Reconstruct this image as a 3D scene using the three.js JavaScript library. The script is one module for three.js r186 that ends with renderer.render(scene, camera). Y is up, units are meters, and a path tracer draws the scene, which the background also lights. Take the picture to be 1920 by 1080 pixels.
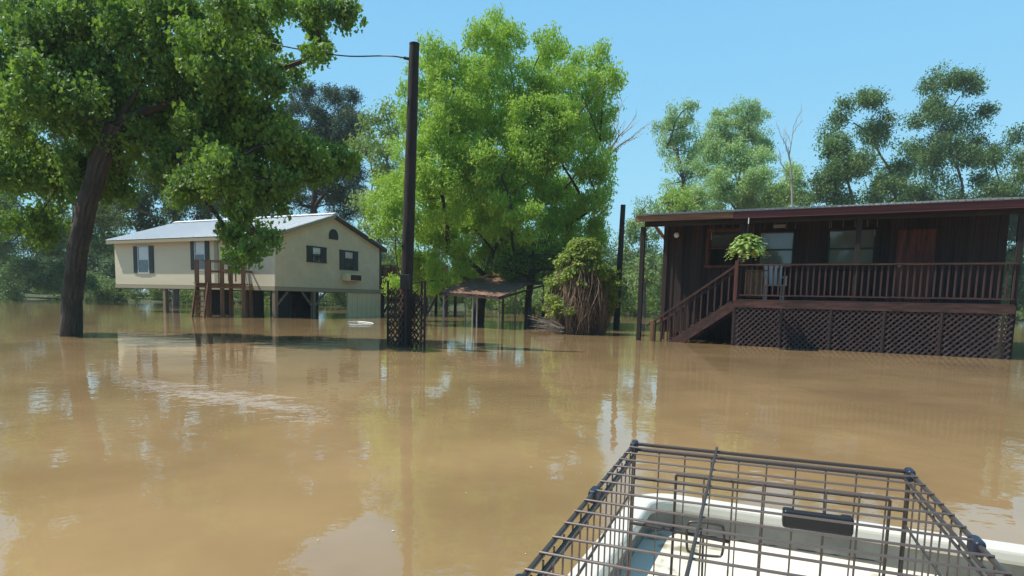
import * as THREE from 'three';
import { mergeGeometries } from 'three/addons/utils/BufferGeometryUtils.js';
import { RoundedBoxGeometry } from 'three/addons/geometries/RoundedBoxGeometry.js';

// ------------------------------------------------------------------ camera, sky, sun, exposure
const scene = new THREE.Scene();
const EYE = 1.2, FOC = 1200;                       // eye above the flood water; focal length in photo pixels
const camera = new THREE.PerspectiveCamera(2 * Math.atan(540 / FOC) * 180 / Math.PI, 16 / 9, 0.05, 5000);
camera.setViewOffset(1920, 1080, 35, -144, 1920, 1080);
camera.position.set(0, EYE, 0);
camera.rotation.order = 'YXZ';
camera.rotation.set(-Math.atan(124 / FOC), 0, 0.022);
camera.updateMatrixWorld(true);
scene.add(camera);

const SUN_AZ = 62 * Math.PI / 180, SUN_EL = 57 * Math.PI / 180;      // left of straight ahead, high
const sunDir = new THREE.Vector3(-Math.sin(SUN_AZ) * Math.cos(SUN_EL), Math.sin(SUN_EL), -Math.cos(SUN_AZ) * Math.cos(SUN_EL));
{
  const W = 256, H = 128, d = new Float32Array(W * H * 4);
  const stops = [[0, .32, .57, .70], [8, .275, .55, .715], [16, .215, .48, .70], [30, .155, .40, .66], [55, .10, .265, .48], [90, .08, .19, .37]];
  for (let j = 0; j < H; j++) {
    const el = ((j + .5) / H - .5) * 180;
    for (let i = 0; i < W; i++) {
      const k = (j * W + i) * 4;
      let c = [.12, .105, .07];
      if (el > 0) {
        let n = 0; while (n < stops.length - 2 && el > stops[n + 1][0]) n++;
        const a = stops[n], b = stops[n + 1], t = (el - a[0]) / (b[0] - a[0]);
        c = [1, 2, 3].map(q => a[q] + (b[q] - a[q]) * t);
      }
      d[k] = c[0]; d[k + 1] = c[1]; d[k + 2] = c[2]; d[k + 3] = 1;
    }
  }
  const sky = new THREE.DataTexture(d, W, H, THREE.RGBAFormat, THREE.FloatType);
  sky.mapping = THREE.EquirectangularReflectionMapping; sky.magFilter = THREE.LinearFilter; sky.minFilter = THREE.LinearFilter;
  sky.needsUpdate = true;
  scene.background = sky; scene.environment = sky;
}
const sun = new THREE.DirectionalLight(new THREE.Color(1, .955, .87), 5);
sun.position.copy(sunDir).multiplyScalar(120); sun.target.position.set(0, 0, -25);
sun.castShadow = true; sun.shadow.radius = 1;
Object.assign(sun.shadow.camera, { left: -70, right: 70, top: 70, bottom: -70, near: 1, far: 300 });
sun.shadow.mapSize.set(4096, 4096);
scene.add(sun, sun.target);
const EXPOSURE = 1.35;

// ------------------------------------------------------------------ helpers
function rng(seed) { let a = seed >>> 0; return () => { a = (a + 0x6D2B79F5) | 0; let t = Math.imul(a ^ (a >>> 15), 1 | a); t = (t + Math.imul(t ^ (t >>> 7), 61 | t)) ^ t; return ((t ^ (t >>> 14)) >>> 0) / 4294967296; }; }
const V = (x, y, z) => new THREE.Vector3(x, y, z);
const C = (r, g, b) => new THREE.Color().setRGB(r, g, b);
// a direction through a photo pixel, and points along it at a known place in the world
function ray(px, py) { return V((px - 925) / FOC, -(py - 684) / FOC, -1).applyQuaternion(camera.quaternion); }
function at(px, py, depth) { const r = ray(px, py); return r.multiplyScalar(depth / -r.z).add(camera.position); }
function onPlane(px, py, p, n) { const r = ray(px, py); const t = p.clone().sub(camera.position).dot(n) / r.dot(n); return r.multiplyScalar(t).add(camera.position); }
const onWater = (px, py, h = 0) => onPlane(px, py, V(0, h, 0), V(0, 1, 0));
function pix(p) { const q = p.clone().sub(camera.position).applyQuaternion(camera.quaternion.clone().invert()); return [925 + q.x / -q.z * FOC, 684 - q.y / -q.z * FOC].map(v => Math.round(v)); }

const used = {};
function numbered(n) { const k = used[n] = (used[n] ?? -1) + 1; return k ? `${n}_${String(k).padStart(3, '0')}` : n; }
function tag(o, label, category, group, kind) { o.userData.label = label; if (category) o.userData.category = category; if (group) o.userData.group = group; if (kind) o.userData.kind = kind; return o; }
function thing(name, label, category, pos, turn = 0, group) {
  const o = new THREE.Group(); o.name = numbered(name); scene.add(o);
  o.position.copy(pos); o.rotation.y = turn; o.updateMatrixWorld(true);
  return tag(o, label, category, group);
}
function part(name, geo, mat, parent, label) {
  const g = Array.isArray(geo) ? mergeGeometries(geo.map(x => x.index ? x.toNonIndexed() : x)) : geo;
  const m = new THREE.Mesh(g, mat); m.name = name; m.castShadow = m.receiveShadow = true; parent.add(m);
  if (label) m.userData.label = label;
  return m;
}
function struct(name, geo, mat) { const m = part(name, geo, mat, scene); m.name = numbered(name); m.userData.kind = 'structure'; return m; }
// boxes by centre, bars between two points, tapered tubes
function box(w, h, d, x = 0, y = 0, z = 0) { const g = new THREE.BoxGeometry(w, h, d); g.translate(x, y, z); return g; }
function bevel(w, h, d, x = 0, y = 0, z = 0, r = .008) { const g = new RoundedBoxGeometry(w, h, d, 1, Math.min(r, w * .4, h * .4, d * .4)); g.translate(x, y, z); return g; }
function bar(a, b, w, h, up = V(0, 1, 0)) {          // rectangular bar from a to b; h along up
  const d = b.clone().sub(a), L = d.length(); d.normalize();
  const s = d.clone().cross(up).normalize(), u = s.clone().cross(d).normalize();
  const g = new THREE.BoxGeometry(L, h, w);
  g.applyMatrix4(new THREE.Matrix4().makeBasis(d, u, s).setPosition(a.clone().add(b).multiplyScalar(.5)));
  return g;
}
function rod(a, b, r, n = 6, r2 = r) {
  const d = b.clone().sub(a), g = new THREE.CylinderGeometry(r2, r, d.length(), n, 1);
  g.applyQuaternion(new THREE.Quaternion().setFromUnitVectors(V(0, 1, 0), d.clone().normalize()));
  const m = a.clone().add(b).multiplyScalar(.5); g.translate(m.x, m.y, m.z); return g;
}
function taper(points, r0, r1, n = 6, seg = 6, rough = 0, R = Math.random) {   // a tube whose radius falls from r0 to r1
  const curve = new THREE.CatmullRomCurve3(points), P = curve.getPoints(seg), pos = [], idx = [], uv = [];
  let ref = Math.abs(P[seg].clone().sub(P[0]).normalize().y) > .8 ? V(1, 0, 0) : V(0, 1, 0), len = 0;
  for (let i = 0; i <= seg; i++) {
    const t = P[Math.min(i + 1, seg)].clone().sub(P[Math.max(i - 1, 0)]).normalize();
    const s = t.clone().cross(ref).normalize(), u = s.clone().cross(t);
    if (i) len += P[i].distanceTo(P[i - 1]);
    for (let k = 0; k <= n; k++) {
      const a = (k % n) / n * Math.PI * 2, r = (r0 + (r1 - r0) * i / seg) * (1 + rough * Math.sin(a * 3 + i * 1.7));
      const p = P[i].clone().addScaledVector(s, Math.cos(a) * r).addScaledVector(u, Math.sin(a) * r);
      pos.push(p.x, p.y, p.z); uv.push(k / n * 2 * Math.PI * r0, len);
    }
  }
  for (let i = 0; i < seg; i++) for (let k = 0; k < n; k++) { const q = i * (n + 1) + k, w = q + n + 1; idx.push(q, q + 1, w, q + 1, w + 1, w); }
  const g = new THREE.BufferGeometry();
  g.setAttribute('position', new THREE.Float32BufferAttribute(pos, 3)); g.setAttribute('uv', new THREE.Float32BufferAttribute(uv, 2));
  g.setIndex(idx); g.computeVertexNormals(); return g;
}
function prism(pts, depth, basis) {                  // polygon extruded; basis maps (x, y, extrusion)
  const g = new THREE.ExtrudeGeometry(new THREE.Shape(pts.map(p => new THREE.Vector2(...p))), { depth, bevelEnabled: false });
  if (basis) g.applyMatrix4(basis); return g;
}
const facing = (fx, fy, fz, o) => new THREE.Matrix4().makeBasis(fx, fy, fz).setPosition(o);

// ------------------------------------------------------------------ textures (grain, wear, ripples only)
function fbmGrid(n, seed, oct, sx = 1, sy = 1) {      // tiling value noise, n x n, 0..1
  const R = rng(seed), out = new Float32Array(n * n); let amp = 1, tot = 0;
  for (const o of oct) {
    const fx = Math.max(1, Math.round(o * sx)), fy = Math.max(1, Math.round(o * sy)), L = new Float32Array(fx * fy).map(() => R());
    for (let j = 0; j < n; j++) {
      const v = j / n * fy, y0 = Math.floor(v), ty = v - y0, wy = ty * ty * (3 - 2 * ty);
      for (let i = 0; i < n; i++) {
        const u = i / n * fx, x0 = Math.floor(u), tx = u - x0, wx = tx * tx * (3 - 2 * tx);
        const a = L[(y0 % fy) * fx + x0 % fx], b = L[(y0 % fy) * fx + (x0 + 1) % fx], c = L[((y0 + 1) % fy) * fx + x0 % fx], e = L[((y0 + 1) % fy) * fx + (x0 + 1) % fx];
        out[j * n + i] += amp * (a + (b - a) * wx + (c - a) * wy + (a - b - c + e) * wx * wy);
      }
    }
    tot += amp; amp *= .6;
  }
  return out.map(v => v / tot);
}
function tex(n, fn, srgb, rx = 1, ry = 1) {
  const d = new Uint8Array(n * n * 4);
  for (let i = 0; i < n * n; i++) { const c = fn(i % n, Math.floor(i / n), i); d[i * 4] = c[0] * 255; d[i * 4 + 1] = c[1] * 255; d[i * 4 + 2] = c[2] * 255; d[i * 4 + 3] = 255; }
  const t = new THREE.DataTexture(d, n, n); t.wrapS = t.wrapT = THREE.RepeatWrapping; t.magFilter = THREE.LinearFilter; t.minFilter = THREE.LinearMipmapLinearFilter; t.generateMipmaps = true;
  if (srgb) t.colorSpace = THREE.SRGBColorSpace; t.repeat.set(rx, ry); t.needsUpdate = true; return t;
}
const cl = v => Math.min(1, Math.max(0, v));
const nA = fbmGrid(256, 11, [4, 8, 16, 32, 64]), nGrain = fbmGrid(256, 12, [2, 4, 8, 16], 8, 1), nRough = fbmGrid(256, 13, [8, 16, 32, 64, 128]);
const mottle = tex(256, (x, y, i) => { const v = cl(.72 + .5 * (nA[i] - .5) + .25 * (nRough[i] - .5)); return [v, v, v]; }, true);
const grain = tex(256, (x, y, i) => { const v = cl(.74 + .75 * (nGrain[i] - .5) + .2 * (nRough[i] - .5)); return [v, v * .98, v * .95]; }, true);
const grainBump = tex(256, (x, y, i) => { const v = nGrain[i]; return [v, v, v]; }, false);
const roughBump = tex(256, (x, y, i) => { const v = nRough[i]; return [v, v, v]; }, false);
const soft = tex(256, (x, y, i) => { const v = cl(.955 + .12 * (nA[i] - .5) + .05 * (nRough[i] - .5)); return [v, v, v]; }, true, .5, .5);
const std = (c, rough = .8, extra = {}) => new THREE.MeshStandardMaterial({ color: Array.isArray(c) ? C(...c) : c, roughness: rough, ...extra });
const wood = (c, extra = {}) => std(c.map(v => v * 1.75), .85, { map: grain, bumpMap: grainBump, bumpScale: .004, ...extra });
const leafMat = (t = .35) => new THREE.MeshPhysicalMaterial({ color: 0xffffff, roughness: .75, transmission: t, thickness: 0, side: THREE.DoubleSide, specularIntensity: .6 });

const M = {
  beige: std([.64, .565, .40], .8, { map: soft }),
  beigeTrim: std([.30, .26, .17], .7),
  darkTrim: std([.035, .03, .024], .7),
  whiteRoof: std([.64, .65, .66], .6),
  shutter: std([.018, .03, .026], .6),
  pane: new THREE.MeshPhysicalMaterial({ color: 0xffffff, roughness: .03, transmission: 1, thickness: 0 }),
  curtain: std([.5, .5, .48], .9),
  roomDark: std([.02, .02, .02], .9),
  block: std([.78, .63, .38], .9, { map: soft, bumpMap: roughBump, bumpScale: .004 }),
  greyPost: wood([.25, .20, .14]),
  brownWood: wood([.23, .12, .062]),
  redWood: wood([.13, .05, .032]),
  brownPlank: wood([.030, .020, .016]),
  trimRed: wood([.13, .042, .034]),
  railWood: wood([.075, .034, .028]),
  rust: std([.50, .23, .12], .8, { map: mottle }),
  fasciaRed: std([.22, .055, .055], .7, { map: mottle }),
  tin: std([.45, .44, .43], .45, { metalness: .5, map: mottle }),
  poleWood: wood([.026, .018, .014], { bumpScale: .012 }),
  bark: wood([.065, .05, .038], { bumpScale: .02 }),
  barkPale: wood([.12, .10, .085], { bumpScale: .01 }),
  rustRoof: std([.36, .185, .125], .95, { map: mottle, side: THREE.DoubleSide }),
  steel: std([.38, .37, .34], .5, { metalness: .4 }),
  lattice: wood([.085, .046, .034]),
  latticeDark: wood([.05, .028, .028]),
  skirtLattice: wood([.085, .055, .058]),
  white: std([.8, .8, .78], .5),
  cable: std([.012, .012, .012], .5),
  vine: std([.26, .17, .10], .9),
  vineDark: std([.05, .033, .022], .95),
  twig: std([.33, .29, .25], .9),
};

// ------------------------------------------------------------------ setting: flood water, far bank
{
  const n = 512, a = fbmGrid(n, 31, [5, 11, 23], 1, 1), b = fbmGrid(n, 32, [14, 31, 60], 1, 1.6);
  const ripple = tex(n, (x, y, i) => { const v = cl(.5 + (a[i] - .5) * 1.1 + (b[i] - .5) * .22); return [v, v, v]; }, false);
  const m1 = fbmGrid(n, 33, [3, 6, 12, 24, 48]);
  const mud = tex(n, (x, y, i) => { const t = (m1[i] - .5) * .28, v = .86 + t; return [cl(v), cl(v * .99), cl(v * .97)]; }, true, 1 / 6, 1 / 6);
  mud.repeat.set(.2, .2); ripple.repeat.set(.55, .55);
  const water = new THREE.MeshPhysicalMaterial({ color: C(.36, .242, .122), map: mud, roughness: .012, ior: 1.45, bumpMap: ripple, bumpScale: .0026 });
  const g = new THREE.PlaneGeometry(1600, 1600); g.rotateX(-Math.PI / 2);
  const uv = g.attributes.uv, p = g.attributes.position;
  for (let i = 0; i < uv.count; i++) uv.setXY(i, p.getX(i), p.getZ(i));
  struct('flood_water', g, water);
  // land behind the trees: rises out of the water
  const nx = 80, nz = 16, pos = [], idx = [], R = rng(5);
  const zs = [-72, -74, -77, -82, -90, -100, -120, -150, -200, -260, -340, -440, -560, -700, -900, -1200, -1600];
  for (let j = 0; j <= nz; j++) for (let i = 0; i <= nx; i++) {
    const x = (i / nx - .5) * (300 + j * 180);
    pos.push(x, j === 0 ? -.4 : .15 + .5 * Math.min(1, j / 4) + (R() - .5) * .25, zs[j] + (R() - .5) * 1.5 + Math.sin(x * .07) * 2);
  }
  for (let j = 0; j < nz; j++) for (let i = 0; i < nx; i++) { const q = j * (nx + 1) + i, w = q + nx + 1; idx.push(q, q + 1, w, q + 1, w + 1, w); }
  const bg = new THREE.BufferGeometry(); bg.setAttribute('position', new THREE.Float32BufferAttribute(pos, 3));
  bg.setAttribute('uv', new THREE.Float32BufferAttribute(pos.filter((_, i) => i % 3 !== 1).map(v => v * .1), 2)); bg.setIndex(idx); bg.computeVertexNormals();
  struct('ground', bg, std([.09, .13, .04], .95, { map: mottle, side: THREE.DoubleSide }));
}

// ------------------------------------------------------------------ vegetation builders
function sprigGeo(seed, n, spread, len, wid, droop = .3) {  // a small spray of folded leaves
  const R = rng(seed), pos = [], nor = [];
  for (let k = 0; k < n; k++) {
    const o = V(R() - .5, (R() - .5) * .8, R() - .5).multiplyScalar(2 * spread);
    const d = V(R() - .5, (R() - .5) * .8 - droop, R() - .5).normalize();
    const s = d.clone().cross(V(R() - .5, 1.1, R() - .5)).normalize(), u = s.clone().cross(d);
    const L = len * (.7 + .6 * R()), w = wid * (.7 + .6 * R());
    const tip = o.clone().addScaledVector(d, L), mid = o.clone().addScaledVector(d, L * .42).addScaledVector(u, -w * .18);
    const l = o.clone().addScaledVector(d, L * .4).addScaledVector(s, w * .5), r = o.clone().addScaledVector(d, L * .4).addScaledVector(s, -w * .5);
    for (const t of [[o, mid, l], [l, mid, tip], [o, r, mid], [mid, r, tip]]) for (const q of t) pos.push(q.x, q.y, q.z);
  }
  const g = new THREE.BufferGeometry(); g.setAttribute('position', new THREE.Float32BufferAttribute(pos, 3)); g.computeVertexNormals(); return g;
}
function broadSprig(seed, n, spread, len) {                 // larger lobed leaves for the near tree
  const R = rng(seed), pos = [];
  const out = [[0, 0], [.42, .08], [.56, .34], [.34, .5], [.3, .78], [0, 1.08], [-.3, .78], [-.34, .5], [-.56, .34], [-.42, .08]];
  for (let k = 0; k < n; k++) {
    const o = V(R() - .5, R() - .6, R() - .5).multiplyScalar(2 * spread), d = V(R() - .5, -.45 - R() * .5, R() - .5).normalize();
    const s = d.clone().cross(V(R() - .5, R() - .5, R() - .5)).normalize(), u = s.clone().cross(d), L = len * (.65 + .6 * R());
    const at2 = ([x, y]) => o.clone().addScaledVector(d, y * L).addScaledVector(s, x * L).addScaledVector(u, Math.abs(x) * L * .3 - y * y * L * .12);
    const c = at2([0, .45]);
    for (let i = 0; i < out.length; i++) for (const q of [c, at2(out[i]), at2(out[(i + 1) % out.length])]) pos.push(q.x, q.y, q.z);
  }
  const g = new THREE.BufferGeometry(); g.setAttribute('position', new THREE.Float32BufferAttribute(pos, 3)); g.computeVertexNormals(); return g;
}
const SPR = {
  pecan: sprigGeo(1, 14, .26, .17, .055, .35), far: sprigGeo(2, 14, .42, .26, .12, .2), ever: sprigGeo(3, 16, .4, .2, .07, .1),
  vine: sprigGeo(4, 10, .12, .10, .07, .3), near: broadSprig(6, 9, .19, .088), wisp: sprigGeo(7, 10, .45, .26, .07, .5),
};
const LEAF = leafMat(.55), LEAF_DARK = leafMat(.3);
function foliage(name, parent, origin, blobs, sprig, mat, o) {  // blobs: {p, r}; sprays gather in clumps inside each blob
  const R = rng(o.seed), list = [], col = [];
  const gauss = () => (R() + R() + R() - 1.5) * .9;
  for (const b of blobs) {
    const nc = Math.max(4, Math.round((o.clumps ?? 9) * (b.n ?? 1))), per = Math.max(3, Math.round(o.per * Math.pow(b.r / (o.refR ?? 1.5), 2) / nc * (o.clumps ?? 9) * (b.dens ?? 1)));
    const bt = R();
    for (let c = 0; c < nc; c++) {
      const u = V(R() - .5, R() - .45, R() - .5).normalize().multiplyScalar(b.r * (.45 + .55 * Math.sqrt(R())) * (o.loose ? .55 + .85 * R() : 1));
      u.y *= o.squash ?? .85;
      const cc = b.p.clone().add(u), cr = b.r * (o.clumpR ?? .34) * (.6 + .8 * R()), ct = R();
      for (let k = 0; k < per; k++) {
        const tail = o.loose && R() < .14 ? 1.9 : 1, q = cc.clone().add(V(gauss() * cr * tail * (o.narrow ?? 1), gauss() * cr * (o.tall ?? .8) * tail, gauss() * cr * tail * (o.narrow ?? 1)));
        list.push([q, R() * 6.28, (R() - .5) * 1.2, .7 + .6 * R()]);
        const t = cl(.2 * ct + .2 * bt + .6 * R()), a = o.c0, z = o.c1;
        col.push([a[0] + (z[0] - a[0]) * t, a[1] + (z[1] - a[1]) * t, a[2] + (z[2] - a[2]) * t]);
      }
    }
  }
  const im = new THREE.InstancedMesh(sprig, mat, list.length), m4 = new THREE.Matrix4(), e = new THREE.Euler(), qt = new THREE.Quaternion();
  list.forEach(([q, ry, rx, s], i) => {
    e.set(rx, ry, (R() - .5) * .8); qt.setFromEuler(e); m4.compose(q.clone().sub(origin), qt, V(s, s, s).multiplyScalar(o.scale ?? 1));
    im.setMatrixAt(i, m4); im.setColorAt(i, C(...col[i]));
  });
  im.name = name; im.userData.kind = 'stuff'; im.castShadow = im.receiveShadow = true; parent.add(im); return im;
}
function skeleton(origin, trunkPts, tips, r0, seed, rmin = .012, minNode = 1) {   // joins every blob to the nearest limb that leads back to the trunk
  const R = rng(seed), nodes = trunkPts.map((p, i) => ({ p, par: i - 1, len: i ? trunkPts[i].distanceTo(trunkPts[i - 1]) : 0, n: 0 }));
  nodes.forEach((q, i) => { if (i) q.len += nodes[i - 1].len; });
  const first = nodes.length;
  for (const t of tips.slice().sort((a, b) => a.distanceTo(trunkPts[first - 1]) - b.distanceTo(trunkPts[first - 1]))) {
    let best = -1, bc = 1e9;
    nodes.forEach((q, i) => { if (i < Math.min(minNode, first - 1)) return; const c = q.p.distanceTo(t) + .35 * q.len + (q.p.y > t.y + .3 ? 1.2 : 0); if (c < bc) { bc = c; best = i; } });
    nodes.push({ p: t, par: best, len: nodes[best].len + nodes[best].p.distanceTo(t), n: 0 });
  }
  for (let i = nodes.length - 1; i >= first; i--) { nodes[i].n += 1; if (nodes[i].par >= 0) nodes[nodes[i].par].n += nodes[i].n; }
  for (let i = first - 1; i > 0; i--) nodes[nodes[i].par].n += nodes[i].n;
  const tot = Math.max(1, nodes[0].n), rad = q => Math.max(rmin, r0 * Math.pow(Math.max(q.n, .6) / tot, .52)), geos = [], L = p => p.clone().sub(origin);
  nodes.forEach((q, i) => {
    if (i < first || q.par < 0) return;
    const a = nodes[q.par].p, d = q.p.clone().sub(a), j = d.length() * .12;
    const m = a.clone().lerp(q.p, .5).add(V((R() - .5) * j, (R() - .2) * j, (R() - .5) * j));
    let root = i; while (nodes[root].par >= first) root = nodes[root].par;
    (geos[root] ??= []).push(taper([L(a), L(m), L(q.p)], Math.min(rad(q) * 1.25, rad(nodes[q.par])), rad(q) * .75, 5, 4));
  });
  const trunk = [];
  for (let i = 1; i < first; i++) trunk.push(taper([L(nodes[i - 1].p), L(nodes[i - 1].p.clone().lerp(nodes[i].p, .5)), L(nodes[i].p)], i === 1 ? r0 * 1.25 : rad(nodes[i - 1]), rad(nodes[i]), 9, 5, .06));
  return { limbs: geos.filter(Boolean), trunk };
}
function tree(name, label, category, group, spec) {
  const { depth, basePx, seed } = spec, R = rng(seed);
  const base = spec.base ?? at(basePx, 600, depth); base.y = spec.baseY ?? -.3;
  const k = depth / FOC;
  const blobs = spec.blobs.map(([px, py, r, dz, n, dens]) => ({ p: at(px, py, depth + (dz ?? (R() - .5) * (spec.thick ?? 4))), r: r * k, n, dens }));
  const g = thing(name, label, category, base, 0, group);
  const tp = (spec.trunk ?? [[basePx, 520, 0]]).map(([px, py, dz]) => at(px, py, depth + (dz ?? 0)));
  const sk = skeleton(base, [base.clone(), ...tp], blobs.map(b => b.p), spec.r ?? .25, seed + 1, spec.rmin, spec.minNode);
  part('trunk', sk.trunk, spec.bark ?? M.bark, g);
  for (const l of sk.limbs) part('limb', l, spec.bark ?? M.bark, g);
  foliage('crown', g, base, blobs, spec.sprig, spec.mat ?? LEAF, { seed: seed + 2, ...spec.leaf });
  return g;
}

// ------------------------------------------------------------------ beige house on stilts
const HB = thing('stilt_house', 'beige house on stilts with white metal roof and gable end facing right', 'house', onWater(516, 596), -27.7 * Math.PI / 180);
{
  const L = 13, T = .16;
  const loc = p => HB.worldToLocal(p.clone()), wpos = (x, y, z) => HB.localToWorld(V(x, y, z));
  const nG = V(1, 0, 0).applyQuaternion(HB.quaternion), nF = V(0, 0, 1).applyQuaternion(HB.quaternion), o = HB.position;
  const gp = (x, y) => loc(onPlane(x, y, o, nG)), W = -gp(714, 500).z, F = gp(517, 537).y, E = gp(517, 440).y, PK = gp(621, 405).y;
  console.log({ W, F, E, PK });
  const G = facing(V(0, 0, -1), V(0, 1, 0), V(1, 0, 0), V(-T, 0, 0));
  console.log('house corner', o, 'gable pix', pix(wpos(0, F, 0)), pix(wpos(0, E, 0)), pix(wpos(0, PK, -W / 2)), pix(wpos(0, E, -W)), pix(wpos(0, F, -W)));
  const gw = part('wall', prism([[0, F], [W, F], [W, E], [W / 2, PK], [0, E]], T, G), M.beige, HB); gw.name = 'gable_wall';
  part('front_wall', box(L - T, E - F, T, -(L + T) / 2, (E + F) / 2, -T / 2), M.beige, HB);
  part('back_wall', box(L - T, E - F, T, -(L + T) / 2, (E + F) / 2, -W + T / 2), M.beige, HB);
  part('end_wall', prism([[T, F], [W - T, F], [W - T, E], [W / 2, PK - .1], [T, E]], T, facing(V(0, 0, -1), V(0, 1, 0), V(1, 0, 0), V(-L, 0, 0))), M.beige, HB);
  part('floor', box(L - .04, .22, W - .04, -L / 2, F - .113, -W / 2), M.darkTrim, HB);
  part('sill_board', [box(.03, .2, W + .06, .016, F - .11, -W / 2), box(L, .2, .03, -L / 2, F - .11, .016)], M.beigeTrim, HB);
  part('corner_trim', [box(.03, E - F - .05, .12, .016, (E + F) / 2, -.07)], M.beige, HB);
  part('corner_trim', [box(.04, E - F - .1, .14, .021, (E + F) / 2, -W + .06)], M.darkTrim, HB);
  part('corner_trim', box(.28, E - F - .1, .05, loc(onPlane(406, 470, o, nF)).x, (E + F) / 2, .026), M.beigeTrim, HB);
  // roof: two slopes of ribbed panels
  const sl = Math.hypot(W / 2 + .35, (PK - E) * (W / 2 + .35) / (W / 2)), ang = Math.atan2(PK - E, W / 2), np = 14, pw = (L + .5) / np;
  const pg = mergeGeometries([box(pw - .006, .025, sl, 0, 0, -sl / 2), ...[-.42, -.14, .14, .42].map(q => box(.035, .03, sl, q * pw, .026, -sl / 2))].map(x => x.toNonIndexed()));
  for (let s = 0; s < 2; s++) for (let i = 0; i < np; i++) {
    const m = part('roof_panel', pg, M.whiteRoof, HB), x = .22 - pw * (i + .5), zo = .35, yo = E - .35 * Math.tan(ang) + .09;
    if (!s) { m.position.set(x, yo, zo); m.rotation.x = ang; } else { m.rotation.order = 'YXZ'; m.position.set(x, yo, -W - zo); m.rotation.set(ang, Math.PI, 0); }
  }
  part('ridge_cap', prism([[-.25, -.06], [0, .035], [.25, -.06], [.25, -.045], [0, .05], [-.25, -.045]], L + .5, facing(V(0, 0, -1), V(0, 1, 0), V(1, 0, 0), V(-L - .28, PK + .145, -W / 2))), M.whiteRoof, HB);
  const rk = (za, ya, zb, yb) => bar(V(.1, ya, za), V(.1, yb, zb), .24, .15);
  const ey = E - .35 * Math.tan(ang) - .02;
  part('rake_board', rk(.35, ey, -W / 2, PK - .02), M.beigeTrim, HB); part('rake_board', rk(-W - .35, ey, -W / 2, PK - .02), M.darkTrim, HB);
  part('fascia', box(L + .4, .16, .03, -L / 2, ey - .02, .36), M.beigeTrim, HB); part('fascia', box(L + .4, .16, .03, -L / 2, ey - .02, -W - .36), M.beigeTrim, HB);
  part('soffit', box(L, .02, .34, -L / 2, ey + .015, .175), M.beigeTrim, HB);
  // windows with shutters, on the gable by (px0, py0)-(px1, py1)
  const winG = (x0, y0, x1, y1, sh = .3, cur = .5) => {
    const a = loc(onPlane(x0, y0, o, nG)), b = loc(onPlane(x1, y1, o, nG)), w = Math.abs(b.z - a.z), h = a.y - b.y, z = (a.z + b.z) / 2, y = (a.y + b.y) / 2;
    const f = part('window', [box(.05, .06, w, .026, y + h / 2 - .03, z), box(.05, .06, w, .026, y - h / 2 + .03, z), box(.05, h - .12, .05, .026, y, z - w * (.5 - sh) + .02), box(.05, h - .12, .05, .026, y, z + w * (.5 - sh) - .02), box(.035, .045, w * (1 - 2 * sh), .026, y, z)], M.shutter, HB);
    for (const s of [-1, 1]) part('shutter', [box(.04, h - .12, w * sh - .04, .024, y, z + s * w * (.5 - sh / 2)), ...Array.from({ length: 9 }, (_, i) => box(.014, .035, w * sh - .12, .05, y - h / 2 + .14 + i * (h - .28) / 8, z + s * w * (.5 - sh / 2)))], M.shutter, f);
    part('pane', box(.01, h - .12, w * (1 - 2 * sh), .02, y, z), M.pane, f);
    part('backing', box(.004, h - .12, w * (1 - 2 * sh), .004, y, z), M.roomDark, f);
    part('blind', box(.004, h * cur * .8, w * (1 - 2 * sh) - .16, .0095, y + h * (.5 - .4 * cur) - .08, z), M.curtain, f);
  };
  winG(574, 460, 612, 494, .27, .55); winG(636, 468, 671, 508, .25, .4);
  const winF = (x0, y0, x1, y1, sh) => {
    const a = loc(onPlane(x0, y0, o, nF)), b = loc(onPlane(x1, y1, o, nF)), w = Math.abs(b.x - a.x), h = a.y - b.y, x = (a.x + b.x) / 2, y = (a.y + b.y) / 2, iw = w * (1 - 2 * sh);
    const f = part('window', [box(iw + .1, .06, .05, x, y + h / 2, .026), box(iw + .1, .06, .05, x, y - h / 2, .026), box(.05, h - .06, .05, x - iw / 2, y, .026), box(.05, h - .06, .05, x + iw / 2, y, .026), box(iw, .045, .035, x, y, .026)], sh ? M.curtain : M.shutter, HB);
    if (sh) for (const s of [-1, 1]) part('shutter', [box(w * sh - .04, h, .04, x + s * w * (.5 - sh / 2), y, .024), ...Array.from({ length: 10 }, (_, i) => box(w * sh - .12, .035, .014, x + s * w * (.5 - sh / 2), y - h / 2 + .1 + i * (h - .2) / 9, .05))], M.shutter, f);
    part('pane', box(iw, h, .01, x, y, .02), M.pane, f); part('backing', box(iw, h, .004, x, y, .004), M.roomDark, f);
    part('blind', box(iw - .1, h * .45, .004, x, y + h * .24, .0095), M.curtain, f);
  };
  winF(357, 448, 394, 506, .24); winF(464, 470, 488, 490, 0); winF(250, 462, 290, 512, .24);
  { // arched vent
    const c = loc(onPlane(625, 449, o, nG)), r = .36, sh = new THREE.Shape(); sh.moveTo(-r, 0); sh.lineTo(r, 0); sh.lineTo(r, .2); sh.absarc(0, .2, r, 0, Math.PI); sh.lineTo(-r, 0);
    const g = new THREE.ExtrudeGeometry(sh, { depth: .04, bevelEnabled: false }); g.applyMatrix4(facing(V(0, 0, -1), V(0, 1, 0), V(1, 0, 0), V(.002, c.y, c.z)));
    part('arched_vent', [g, ...[0, 1, 2, 3, 4].map(i => box(.02, .03, 2 * Math.sqrt(Math.max(.02, r * r - Math.max(0, i * .1 - .15) ** 2)) - .1, .055, c.y + .05 + i * .1, c.z))], M.shutter, HB);
  }
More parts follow.
